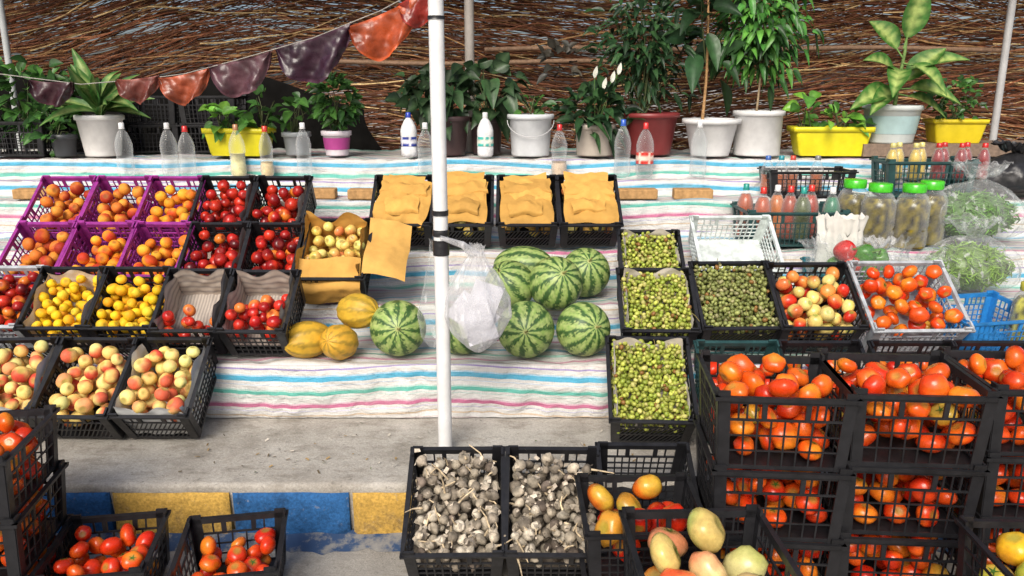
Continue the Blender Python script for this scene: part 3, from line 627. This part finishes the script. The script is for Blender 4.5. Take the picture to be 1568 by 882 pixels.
def jar(x,y,z,r,h,content,lid,name='pickle_jar'):
    mb=MB(); lathe(mb,[(0,.003),(r*.85,0),(r,.02),(r*1.0,h*.25),(r*.96,h*.3),(r,h*.35),(r,h*.7),(r*.8,h*.82),(r*.55,h*.88),(r*.55,h*.9)],26,CL,0)
    lathe(mb,[(r*.66,h*.88),(r*.68,h*.9),(r*.68,h),(r*.62,h+.004),(0,h+.004)],22,lid,1)
    n=26; th=np.linspace(0,2*math.pi,n,endpoint=False); zz=np.linspace(.006,h*.78,18); P=np.zeros((n,18,3))
    rr=r*.95*np.where(zz<h*.68,1,1-(zz-h*.68)/(h*.1)*.28); P[...,0]=np.cos(th)[:,None]*rr; P[...,1]=np.sin(th)[:,None]*rr; P[...,2]=zz
    q=nz(P,34,x*7); P[...,:2]*=(1+q*.06)[...,None]; c=np.array(content)[None,None]*(1+2.2*nz(P*np.array([1,1,.4]),60,x))[...,None]; grid(mb,P,np.clip(c,0.006,1),1,True)
    lathe(mb,[(0,h*.78),(r*.66,h*.78)],20,content,1)
    mb.build(name,[M_clear,M_liquid],None,(x,y,z))
LG=(.06,.48,.02)
for x,y,h in ((2.00,4.36,.345),(2.175,4.34,.345),(2.32,4.44,.35),(1.92,4.50,.35)): jar(x,y,.83,.09,h,(.12,.09,.008),LG)
jar(2.42,3.62,.50,.075,.30,(.34,.30,.02),(.5,.45,.05))
def level_crate(name,x,y,z,w,l,h,col,rz=0):
    return crate_of(name,x,y,z,0,rz,w=w,l=l,h=h,col=col)
level_crate('green_bottle_crate',1.55,4.30,.838,.54,.34,.19,DGRN)
for i,(dx,c) in enumerate(((-.17,(.52,.09,.02)),(-.06,(.60,.17,.03)),(.05,(.10,.12,.03)),(.13,(.45,.05,.02)),(.21,(.03,.2,.1)),(-.22,(.5,.1,.03)),(.0,(.4,.06,.02)))):
    bottle(1.55+dx,4.40+.1*(i%2)+(.06 if i>4 else 0),.85,.30,.048,[(.6,.03,.02),(.7,.7,.7),(.02,.3,.25)][i%3],np.array(c)*.8,.82,name='sauce_bottle') if False else bottle(1.55+dx,4.40+.1*(i%2)+(.06 if i>4 else 0),.85,.30,.048,[(.6,.03,.02),(.7,.7,.7),(.02,.3,.25)][i%3],tuple(v*.75 for v in c),.82,name='sauce_bottle')
level_crate('dark_crate',1.78,4.76,1.05,.50,.24,.15,BLACK)
for dx,c in ((-.2,(.04,.12,.4)),(-.05,(.5,.05,.03)),(.1,(.2,.2,.2)),(-.12,(.02,.25,.3))): bottle(1.75+dx,4.90,1.06,.22,.04,c,(.4,.1,.03),.5,name='sauce_bottle')
level_crate('green_bottle_crate',2.47,4.74,1.05,.52,.24,.21,DGRN)
for i in range(9):
    bottle(2.26+i*.068,4.82+.07*(i%2),1.14,.22,.036,(.62,.55,.2) if i<4 else (.5,.02,.02),[(.58,.40,.06),(.24,.006,.008)][0 if i<4 else 1],.84,name='juice_bottle')

# ------------------------------------------------------------ bags
def bag(name,x,y,z,rx,ry,h,mat,knot=.8,seed=0,prof=None,amp=1.):
    nu,nv=96,60; mb=MB(); th=np.linspace(0,2*math.pi,nu,endpoint=False)[:,None]; t=np.linspace(0,1,nv)[None]
    if prof is None:
        rad=np.sin(np.clip(t/knot,0,1)**.72*math.pi)**.62; rad=np.maximum(rad,np.where(t>.3,.10,0)); rad=np.where(t>knot,.10+(t-knot)/(1-knot)*.45,rad)
    else: rad=np.interp(t,[a for a,_ in prof],[b for _,b in prof])
    fold=1+.08*np.sin(th*7+4*t+seed)*np.clip(t*1.3,0,1)+.06*np.sin(th*13-seed+2*t)*t
    P=np.zeros((nu,nv,3)); P[...,0]=np.cos(th)*rx*rad*fold; P[...,1]=np.sin(th)*ry*rad*fold; P[...,2]=t*h
    Q=P*np.array([1,1,.4])                                   # creases run up towards the knot
    n=nz(Q,12,seed); n2=nz(Q,34,seed); k=1+((1-2*np.abs(n))*.10+(1-2*np.abs(n2))*.045)*amp; P[...,:2]*=k[...,None]; P[...,2]+=np.where(t>knot,n2*.04,0)+n*.015*(t>.1); P[...,2]=np.maximum(P[...,2],.001)
    grid(mb,P,(.02,.02,.022) if 'black' in name else ((.62,.60,.55) if 'sack' in name else (1,1,1)),0,True); return mb.build(name,[mat],None,(x,y,z))
def beans(parent,rx,ry,h,n,col,seed=1):
    mb=MB()
    for i in range(n):
        p=rng.normal(size=3); p/=np.linalg.norm(p); p*=rng.uniform(.75,1)**.5*.86; p=np.array([p[0]*rx,p[1]*ry,(p[2]*.5+.5)*h*.92+.01])
        d=rng.normal(size=3)*[1,1,.45]; d/=np.linalg.norm(d); L=rng.uniform(.05,.09); b_=rng.normal(size=3)*.01
        c=np.array(col)*rng.uniform(.6,1.3); tube(mb,[p-d*L/2,p+b_,p+d*L/2],[.0025,.0045,.002],5,c)
    U,F=sph(24,14); mb.add(U*[rx*.80,ry*.80,h*.42]+[0,0,h*.47],F,np.array(col)*.6)
    return mb.build('green_beans',[M_grape],parent)
b1=bag('bag_of_green_beans',2.36,4.06,.65,.245,.18,.38,M_bag,seed=1); beans(b1,.235,.17,.27,700,(.24,.42,.05))
b2=bag('bag_of_green_beans',2.58,4.46,.84,.265,.19,.44,M_bag,seed=5); beans(b2,.25,.18,.31,640,(.15,.34,.05))
b3=bag('bag_of_bell_peppers',1.74,3.96,.66,.22,.13,.28,M_bag,knot=.85,seed=8,prof=[(0,.55),(.2,1),(.5,1.02),(.8,.95),(1,1.1)])
bag('white_plastic_bag',1.90,4.10,.66,.12,.10,.26,M_bagw,knot=.8,seed=44)
crate_of('teal_crate',1.73,3.90,.655,6,0,w=.38,l=.28,h=.12,col=TEAL)
def pepper(x,y,z,r,c,rot):
    U,F=sph(24,16); V=shape(U,squash=1.15,lob=.12,nl=4,dim=.3); mb=MB(); mb.add(V*r,F,c); tube(mb,[(0,0,r*.8),(.003,0,r*1.2),(.01,0,r*1.5)],[.006,.004,.005],6,(.1,.2,.03)); mb.build('bell_pepper',[M_fruit],None,(x,y,z),rot)
for (x,y,z,r,c,rot) in ((1.66,3.93,.89,.052,(.5,.015,.01),(1.2,.2,.4)),(1.75,3.92,.87,.055,(.05,.19,.02),(1,.5,.4)),(1.84,3.95,.85,.05,(.07,.22,.02),(.6,-.8,.4)),(1.69,3.90,.82,.045,(.48,.03,.01),(.6,-.8,.4)),(1.79,3.90,.79,.05,(.06,.2,.02),(.2,.8,.4)),(1.66,4.0,.80,.055,(.10,.26,.03),(.7,.8,.4)),(1.76,4.02,.80,.06,(.05,.18,.03),(.4,.1,.4)),(1.84,4.0,.77,.05,(.45,.02,.01),(.4,1,.4))): pepper(x,y,z,r,c,rot)
bag('black_plastic_bag',3.05,4.9,1.06,.26,.16,.30,M_tape,seed=12); bag('black_plastic_bag',3.3,4.95,1.06,.2,.15,.26,M_tape,seed=15)
bag('white_sack',1.72,4.16,.66,.12,.07,.37,vmat('sack_cloth',.8,10,.15,.3,20,spec=.15),seed=19,prof=[(0,.8),(.3,1),(.8,.9),(1,1.0)],amp=.5)
bag('crumpled_plastic_bag',2.06,3.94,.66,.17,.12,.20,M_bag,seed=22)
hb=bag('hanging_plastic_bag',-.135,3.05,.655,.118,.075,.43,M_bagw,knot=.93,seed=3,prof=[(0,.10),(.05,.36),(.18,.78),(.36,1.08),(.52,1.04),(.70,.74),(.86,.40),(.95,.16),(1,.25)],amp=.6)
mb=MB()
for q,(cx,cz,a) in enumerate(((.0,.14,.3),(.02,.20,-.35),(-.02,.15,.9))):
    P=np.zeros((16,16,3)); u=np.linspace(-.06,.06,16)[:,None]; v=np.linspace(-.09,.09,16)[None]
    P[...,0]=cx+u*math.cos(a)-v*math.sin(a); P[...,2]=cz+u*math.sin(a)+v*math.cos(a); P[...,1]=-.03+q*.02+u*.15; crumple(mb,P,.003,7,(.66,.66,.72),0,q*4)
mb.build('folded_papers',[M_paper],hb)
mb=MB(); tube(mb,[(0,0,.39),(-.055,-.02,.44),(-.14,-.025,.47)],[.020,.014,.008],8,(.8,.8,.8)); mb.build('bag_handle',[M_bagw],hb)
bag('hanging_plastic_bag',-.315,3.10,.66,.05,.03,.44,M_bag,knot=.93,seed=31,prof=[(0,.3),(.1,1.0),(.3,1.2),(.5,.8),(.8,.3),(.95,.14),(1,.2)])

# ------------------------------------------------------------ pots & plants
def pot(name,x,z,rt,rb,h,col,y=5.32,rim=.012,rect=None,soil=True,band=None):
    mb=MB(); 
    if rect:
        lx,ly=rect
        def ring(k,zz,inset=0): 
            pts=[]; n=6; rr=.02
            for (sx,sy,a0) in ((1,1,0),(-1,1,90),(-1,-1,180),(1,-1,270)):
                for q in range(n):
                    a=R(a0+90*q/(n-1)); pts.append((sx*(lx*k/2-rr)+rr*math.cos(a)-sx*inset,sy*(ly*k/2-rr)+rr*math.sin(a)-sy*inset,zz))
            return pts
        rs=[ring(.80,0),ring(.84,.02),ring(.95,h*.8),ring(.95,h*.82),ring(1.02,h*.82),ring(1.03,h),ring(1.0,h),ring(.95,h*.85,.008)]
        P=np.transpose(np.array(rs),(1,0,2)); grid(mb,P,col,0,True)
        box(mb,-lx*.45,lx*.45,-ly*.42,ly*.42,h*.8,h*.86,(.04,.025,.015))
    else:
        pr=[(0,0),(rb,0),(rb+.003,.01),(rt-.006,h-.035),(rt-.004,h-.034),(rt+rim*.5,h-.03),(rt+rim*.5,h-.004),(rt,h),(rt-.008,h-.004),(rt-.014,h-.04)]
        lathe(mb,pr,36,col); 
        if soil: lathe(mb,[(0,h-.035),(rt-.012,h-.04)],24,(.04,.025,.015))
        if band: lathe(mb,[(rb+(rt-rb)*.25+.003,h*.25),(rb+(rt-rb)*.72+.002,h*.72)],36,band)
    return mb.build(name,[M_pot],None,(x,y,z),(0,0,rng.uniform(-.2,.2) if rect else rng.uniform(0,6)))
def leaf(mb,base,d,L,W,droop,c1,c2,lance=.8,seg=6,fold=.22,jit=.35,stripe=None):
    d=np.array(d,float); d/=np.linalg.norm(d)+1e-9; up=np.array([0,-.62,.78])
    s=np.cross(d,up); ns=np.linalg.norm(s); s=s/ns if ns>.1 else np.array([1.,0,0]); s=s+rng.normal(size=3)*jit; s-=d*(s@d); s/=np.linalg.norm(s); n=np.cross(s,d)
    t=np.linspace(0,1,seg+1); wd=W*np.sin(math.pi*np.clip(t,0.02,.985)**lance)**.85; cen=base+d*L*t[:,None]; cen[:,2]-=droop*L*t**2
    jn=np.array([-1,-.72,-.4,0,.4,.72,1.]) if stripe is not None else np.array([-1,-.5,0,.5,1.]); P=cen[:,None]+s*(wd[:,None]*jn[None]/2)[...,None]+n*(np.abs(jn)[None]*wd[:,None]*fold)[...,None]
    a=np.abs(jn)[None,:,None]; 
    if stripe is None: c=np.array(c2)*(1-a)+np.array(c1)*a; c=np.tile(c,(seg+1,1,1))
    else:
        tt=t[:,None,None]; q=np.clip(1.05-1.5*a+.35*np.sin(tt*stripe),0,1)*(np.sin(math.pi*np.clip(tt,.05,.95))**.5); c=np.array(c2)*q+np.array(c1)*(1-q)
    grid(mb,P,c,0)
def plant(name,x,z,y=5.32,rx=.2,ry=.14,rz=.2,cz=.2,n=120,L=.08,W=.05,c=((.03,.09,.02),(.05,.13,.03)),droop=.3,stems=10,lance=.8,trunk=None,upb=.2,shell=.5,ox=0,cc=None,petiole=0):
    mb=MB(); C=np.array([ox,0,cz]); 
    for i in range(n):
        p=rng.normal(size=3); p/=np.linalg.norm(p); o=p.copy(); p=p*rng.uniform(shell,1)**.7*np.array([rx,ry,rz])*(1+.55*noise.noise((o[0]*2+x,o[1]*2,o[2]*2)))+C
        d=o*np.array([1,1,.5])+rng.normal(size=3)*.5+np.array([0,0,upb]); col=np.array(c[rng.integers(len(c))])*rng.uniform(.6,1.5); col2=col*1.25 if cc is None else np.array(cc)*rng.uniform(.8,1.2)
        s=rng.uniform(.65,1.15); leaf(mb,p,d,L*s,W*s,droop*rng.uniform(.3,1.5),col,col2,lance)
    for i in range(stems):
        p=rng.normal(size=3); p/=np.linalg.norm(p); p=p*np.array([rx,ry,rz])*.8+C; b0=np.array([rng.normal()*.02,rng.normal()*.02,0]) if trunk is None else np.array([trunk[0]*1.,0,max(trunk[1],cz-rz*.7)])
        m_=(b0+p)/2+rng.normal(size=3)*.02+np.array([0,0,.02]); tube(mb,[b0,m_,p],[.005,.004,.002],5,(.07,.09,.03),1)
    if trunk is not None:
        h=cz+rz*.6; zs=np.linspace(-.02,h,8); tube(mb,np.stack([trunk[0]+.01*np.sin(zs*5),0*zs,zs],-1),np.linspace(trunk[2],trunk[2]*.5,8),8,trunk[3],1)
    return mb.build(name,[M_leaf,M_stem],None,(x,y,z))
G1=((.035,.10,.02),(.06,.16,.03),(.025,.07,.018)); GD=((.018,.05,.018),(.03,.075,.025),(.012,.035,.014)); GB=((.10,.26,.03),(.14,.30,.04),(.06,.17,.03))
crate_of('dark_crate',-3.2,5.2,ZT,0,0,w=.42,l=.3,h=.22)
plant('leafy_potted_plant',-3.15,1.46,rx=.30,rz=.22,cz=.16,n=190,L=.10,W=.065,c=G1,y=5.35)
plant('leafy_potted_plant',-2.95,1.34,rx=.12,rz=.18,cz=.12,n=60,L=.08,W=.055,c=G1,y=5.25)
pot('dark_plant_pot',-2.88,ZT,.08,.06,.14,(.05,.055,.06),y=5.24)
pot('white_plant_pot',-2.655,ZT,.142,.105,.26,(.68,.67,.64),y=5.28)
mb=MB()
for i in range(24):
    a=rng.uniform(0,2*math.pi); el=rng.uniform(.15,1.3); d=np.array([math.cos(a)*math.cos(el),math.sin(a)*math.cos(el)*.7,math.sin(el)]); b0=np.array([0,0,rng.uniform(0,.12)]); tube(mb,[b0*0,b0+d*.04],[.006,.004],5,(.1,.2,.05),1)
    leaf(mb,b0+d*.03,d,rng.uniform(.26,.40),rng.uniform(.07,.095),rng.uniform(.1,.5),(.05,.15,.03),(.28,.36,.12),.75,9,jit=.2,stripe=14)
mb.build('dieffenbachia',[M_leaf,M_stem],None,(-2.65,5.28,1.48))
YP=(.66,.58,.015)
pot('yellow_planter',-1.775,ZT,0,0,.175,YP,rect=(.42,.2),y=5.32)
plant('pothos_plant',-1.86,1.41,rx=.15,rz=.09,cz=.07,n=34,L=.10,W=.065,c=GB,stems=8,shell=.3)
plant('pothos_plant',-1.60,1.41,rx=.10,rz=.14,cz=.12,n=22,L=.10,W=.065,c=G1,stems=8,shell=.2)
pot('grey_plant_pot',-1.41,ZT,.09,.07,.15,(.25,.27,.28),y=5.34); plant('leafy_potted_plant',-1.42,1.38,rx=.13,rz=.10,cz=.16,n=20,L=.10,W=.06,c=G1,stems=8,shell=.3,y=5.34)
pot('yoghurt_tub_plant_pot',-1.14,ZT,.092,.07,.16,(.66,.60,.64),y=5.3,band=(.36,.05,.22)); plant('leafy_potted_plant',-1.14,1.42,rx=.13,rz=.17,cz=.18,n=200,L=.075,W=.045,c=G1,y=5.3)
pot('dark_plant_pot',-.42,ZT,.14,.11,.25,(.06,.035,.035),y=5.36); pot('dark_plant_pot',-.17,ZT,.11,.09,.24,(.05,.03,.03),y=5.45)
plant('begonia_plant',-.50,1.50,rx=.24,rz=.16,cz=.14,n=75,L=.13,W=.11,c=GD,lance=.65,cc=(.05,.09,.04),y=5.36,droop=.6)
plant('begonia_plant',-.16,1.50,rx=.22,rz=.17,cz=.18,n=60,L=.13,W=.11,c=GD,lance=.65,cc=(.05,.09,.04),y=5.42,droop=.6)
bk=pot('white_bucket',.12,ZT,.142,.12,.265,(.62,.64,.65),y=5.3,rim=.02); bk.rotation_euler=(0,0,0)
mb=MB(); a=np.linspace(0,math.pi,16); tube(mb,np.stack([.15*np.cos(a),-.13*np.sin(a)-.03,-.10*np.sin(a)],-1),.003,6,(.5,.5,.5)); mb.build('bucket_handle',[M_metal],bk,(0,0,.225))
plant('leafy_potted_plant',.14,1.50,rx=.13,rz=.08,cz=.08,n=14,L=.10,W=.06,c=G1,stems=7,shell=.3)
pot('beige_plant_pot',.54,ZT,.13,.115,.20,(.45,.40,.34),y=5.32)
pl=plant('peace_lily',.54,1.42,rx=.22,rz=.15,cz=.12,n=120,L=.15,W=.055,c=GD,y=5.3,droop=.6,upb=.5,shell=.2)
mb=MB()
for dx,h in ((-.02,.34),(.09,.31),(.13,.36),(.04,.27)):
    tube(mb,[(0,0,0),(dx*.7,-.03,h*.6),(dx,-.06,h)],.003,5,(.1,.2,.05),1); leaf(mb,np.array([dx,-.06,h-.02]),(.2,-.1,1),.075,.03,.0,(.70,.70,.64),(.68,.69,.58),jit=.1)
mb.build('lily_flowers',[M_leaf,M_stem],pl)
pot('maroon_plant_pot',.905,ZT,.19,.145,.27,(.20,.03,.03),y=5.42,rim=.02)
plant('schefflera_plant',.86,1.50,rx=.33,ry=.2,rz=.42,cz=.44,n=640,L=.09,W=.034,c=GD,y=5.48,droop=.5,stems=26,shell=.15)
pot('white_plant_tub',1.29,ZT,.17,.12,.235,(.66,.66,.65),y=5.3,rim=.035)
plant('rubber_fig_tree',1.24,1.48,rx=.20,ry=.14,rz=.38,cz=.62,n=38,L=.20,W=.11,c=GD,y=5.34,droop=.5,stems=5,trunk=(0,.1,.011,(.42,.24,.1)),shell=.1,lance=.75)
pot('white_bucket',1.605,ZT,.158,.145,.285,(.66,.66,.65),y=5.34,rim=.014)
plant('weeping_fig_tree',1.60,1.52,rx=.30,ry=.18,rz=.34,cz=.52,n=600,L=.075,W=.042,c=((.03,.10,.02),(.05,.17,.03),(.02,.06,.015),(.09,.25,.04)),y=5.38,droop=.9,stems=22,trunk=(0,.1,.008,(.3,.22,.13)),shell=.15,upb=-.1,lance=.7)
pot('yellow_planter',2.07,ZT,0,0,.185,YP,rect=(.50,.2),y=5.32)
plant('pothos_plant',1.90,1.42,rx=.07,rz=.14,cz=.15,n=12,L=.12,W=.085,c=GB,stems=5,shell=.3); plant('pothos_plant',2.12,1.42,rx=.16,rz=.07,cz=.07,n=32,L=.10,W=.06,c=GB,stems=7,shell=.3)
pot('patterned_plant_pot',2.47,ZT+.08,.178,.14,.24,(.58,.62,.60),y=5.34,band=(.36,.50,.50))
mb=MB()
tube(mb,[(0,0,0),(.01,0,.2),(.03,0,.4),(.03,0,.55)],[.014,.012,.01,.007],8,(.12,.2,.05),1)
for i,(d,L,W_,dr) in enumerate((((-.9,-.3,.1),.30,.15,.45),((.9,-.3,.05),.30,.14,.4),((.12,-.2,1),.34,.16,.0),((-.75,-.3,.55),.32,.15,.35),((.85,-.4,.4),.34,.16,.25),((-.35,-.6,-.1),.26,.14,.5),((.35,-.6,-.15),.26,.13,.5),((-.55,.1,.75),.3,.15,.25),((.95,-.2,-.2),.24,.12,.4),((.5,-.2,.7),.32,.15,.2),((-.6,-.4,-.3),.24,.12,.3))):
    b0=np.array([.02,0,.42 if i==2 else .14+.032*(i%8)]); dd=np.array(d)/np.linalg.norm(d); tube(mb,[b0,b0+dd*.08],[.006,.004],5,(.15,.28,.07),1); leaf(mb,b0+dd*.07,d,L,W_,dr,(.04,.14,.022),(.40,.50,.15),.75,14,jit=.15,stripe=30)
mb.build('variegated_dieffenbachia',[M_leaf,M_stem],None,(2.45,5.28,1.50))
pot('yellow_planter',2.90,ZT+.08,0,0,.15,(.62,.48,.015),rect=(.34,.2),y=5.36); plant('leafy_potted_plant',2.88,1.48,rx=.16,rz=.13,cz=.13,n=120,L=.055,W=.04,c=G1,y=5.36)
mb=MB(); box(mb,2.25,3.5,5.2,5.6,ZT,ZT+.078,(.2,.14,.1)); mb.build('wooden_shelf_board',[M_stem])
plant('hanging_plant',.33,1.85,rx=.14,rz=.12,cz=.0,n=26,L=.09,W=.06,c=((.03,.03,.025),(.05,.045,.035)),y=5.7,stems=0)
for (x,z) in ((-2.45,1.252),(-2.45,1.44),(-2.05,1.252),(-2.05,1.44),(-2.85,1.252)):
    crate_of('dark_crate',x,5.52,z,0,j(2),w=.38,l=.28,h=.185)

# ------------------------------------------------------------ fruit leather on a string
SP=[(-3.4,5.0,1.80),(-2.6,5.0,1.70),(-2.2,4.95,1.73),(-1.95,4.95,1.76),(-1.62,4.93,1.84),(-1.165,4.9,1.96),(-.76,4.88,2.11),(-.5,4.88,2.24),(-.1,4.88,2.45)]
mb=MB(); tube(mb,SP,.003,5,(.3,.28,.25)); mb.build('hanging_string',[M_stem])
def leather(x,z,r,slope,c,y=4.93):
    mb=MB(); n,m_=44,22; P=np.zeros((n,m_,3)); u=np.linspace(-1,1,n)[:,None]; v=np.linspace(0,1,m_)[None]
    dpt=np.clip(1-np.abs(u)**2.4,0.01,1)**.6*r*1.1*(1+.05*np.sin(u*6+x*5))
    P[...,0]=u*r*(1-.06*v); P[...,1]=.03*np.sin(u*6+v*3)*v; P[...,2]=slope*u*r-.06*r*(1-u**2)-dpt*v
    col=np.array(c)[None,None]*(1+.6*nz(P,9,x))[...,None]*np.where((v<.08)|(v>.93),1.7,1)[...,None]
    crumple(mb,P,.008,14,np.clip(col,0,1),0,x*3); Q=P.copy(); Q[...,1]+=.025; Q[...,2]=slope*u*r-.06*r*(1-u**2)-dpt*v*.9; crumple(mb,Q,.006,14,np.clip(col*.8,0,1),0,x*2)
    mb.build('fruit_leather_sheet',[M_leather],None,(x,y,z))
leather(-2.23,1.74,.13,.1,(.14,.04,.03)); leather(-1.95,1.765,.155,.2,(.26,.06,.028)); leather(-1.61,1.85,.19,.22,(.09,.04,.05)); leather(-1.165,1.985,.235,.3,(.035,.013,.025)); leather(-.74,2.12,.225,.42,(.34,.06,.018)); leather(-.50,2.25,.17,.6,(.22,.022,.015)); leather(-2.75,1.72,.13,-.05,(.04,.015,.02))
print('objects',len(bpy.data.objects))
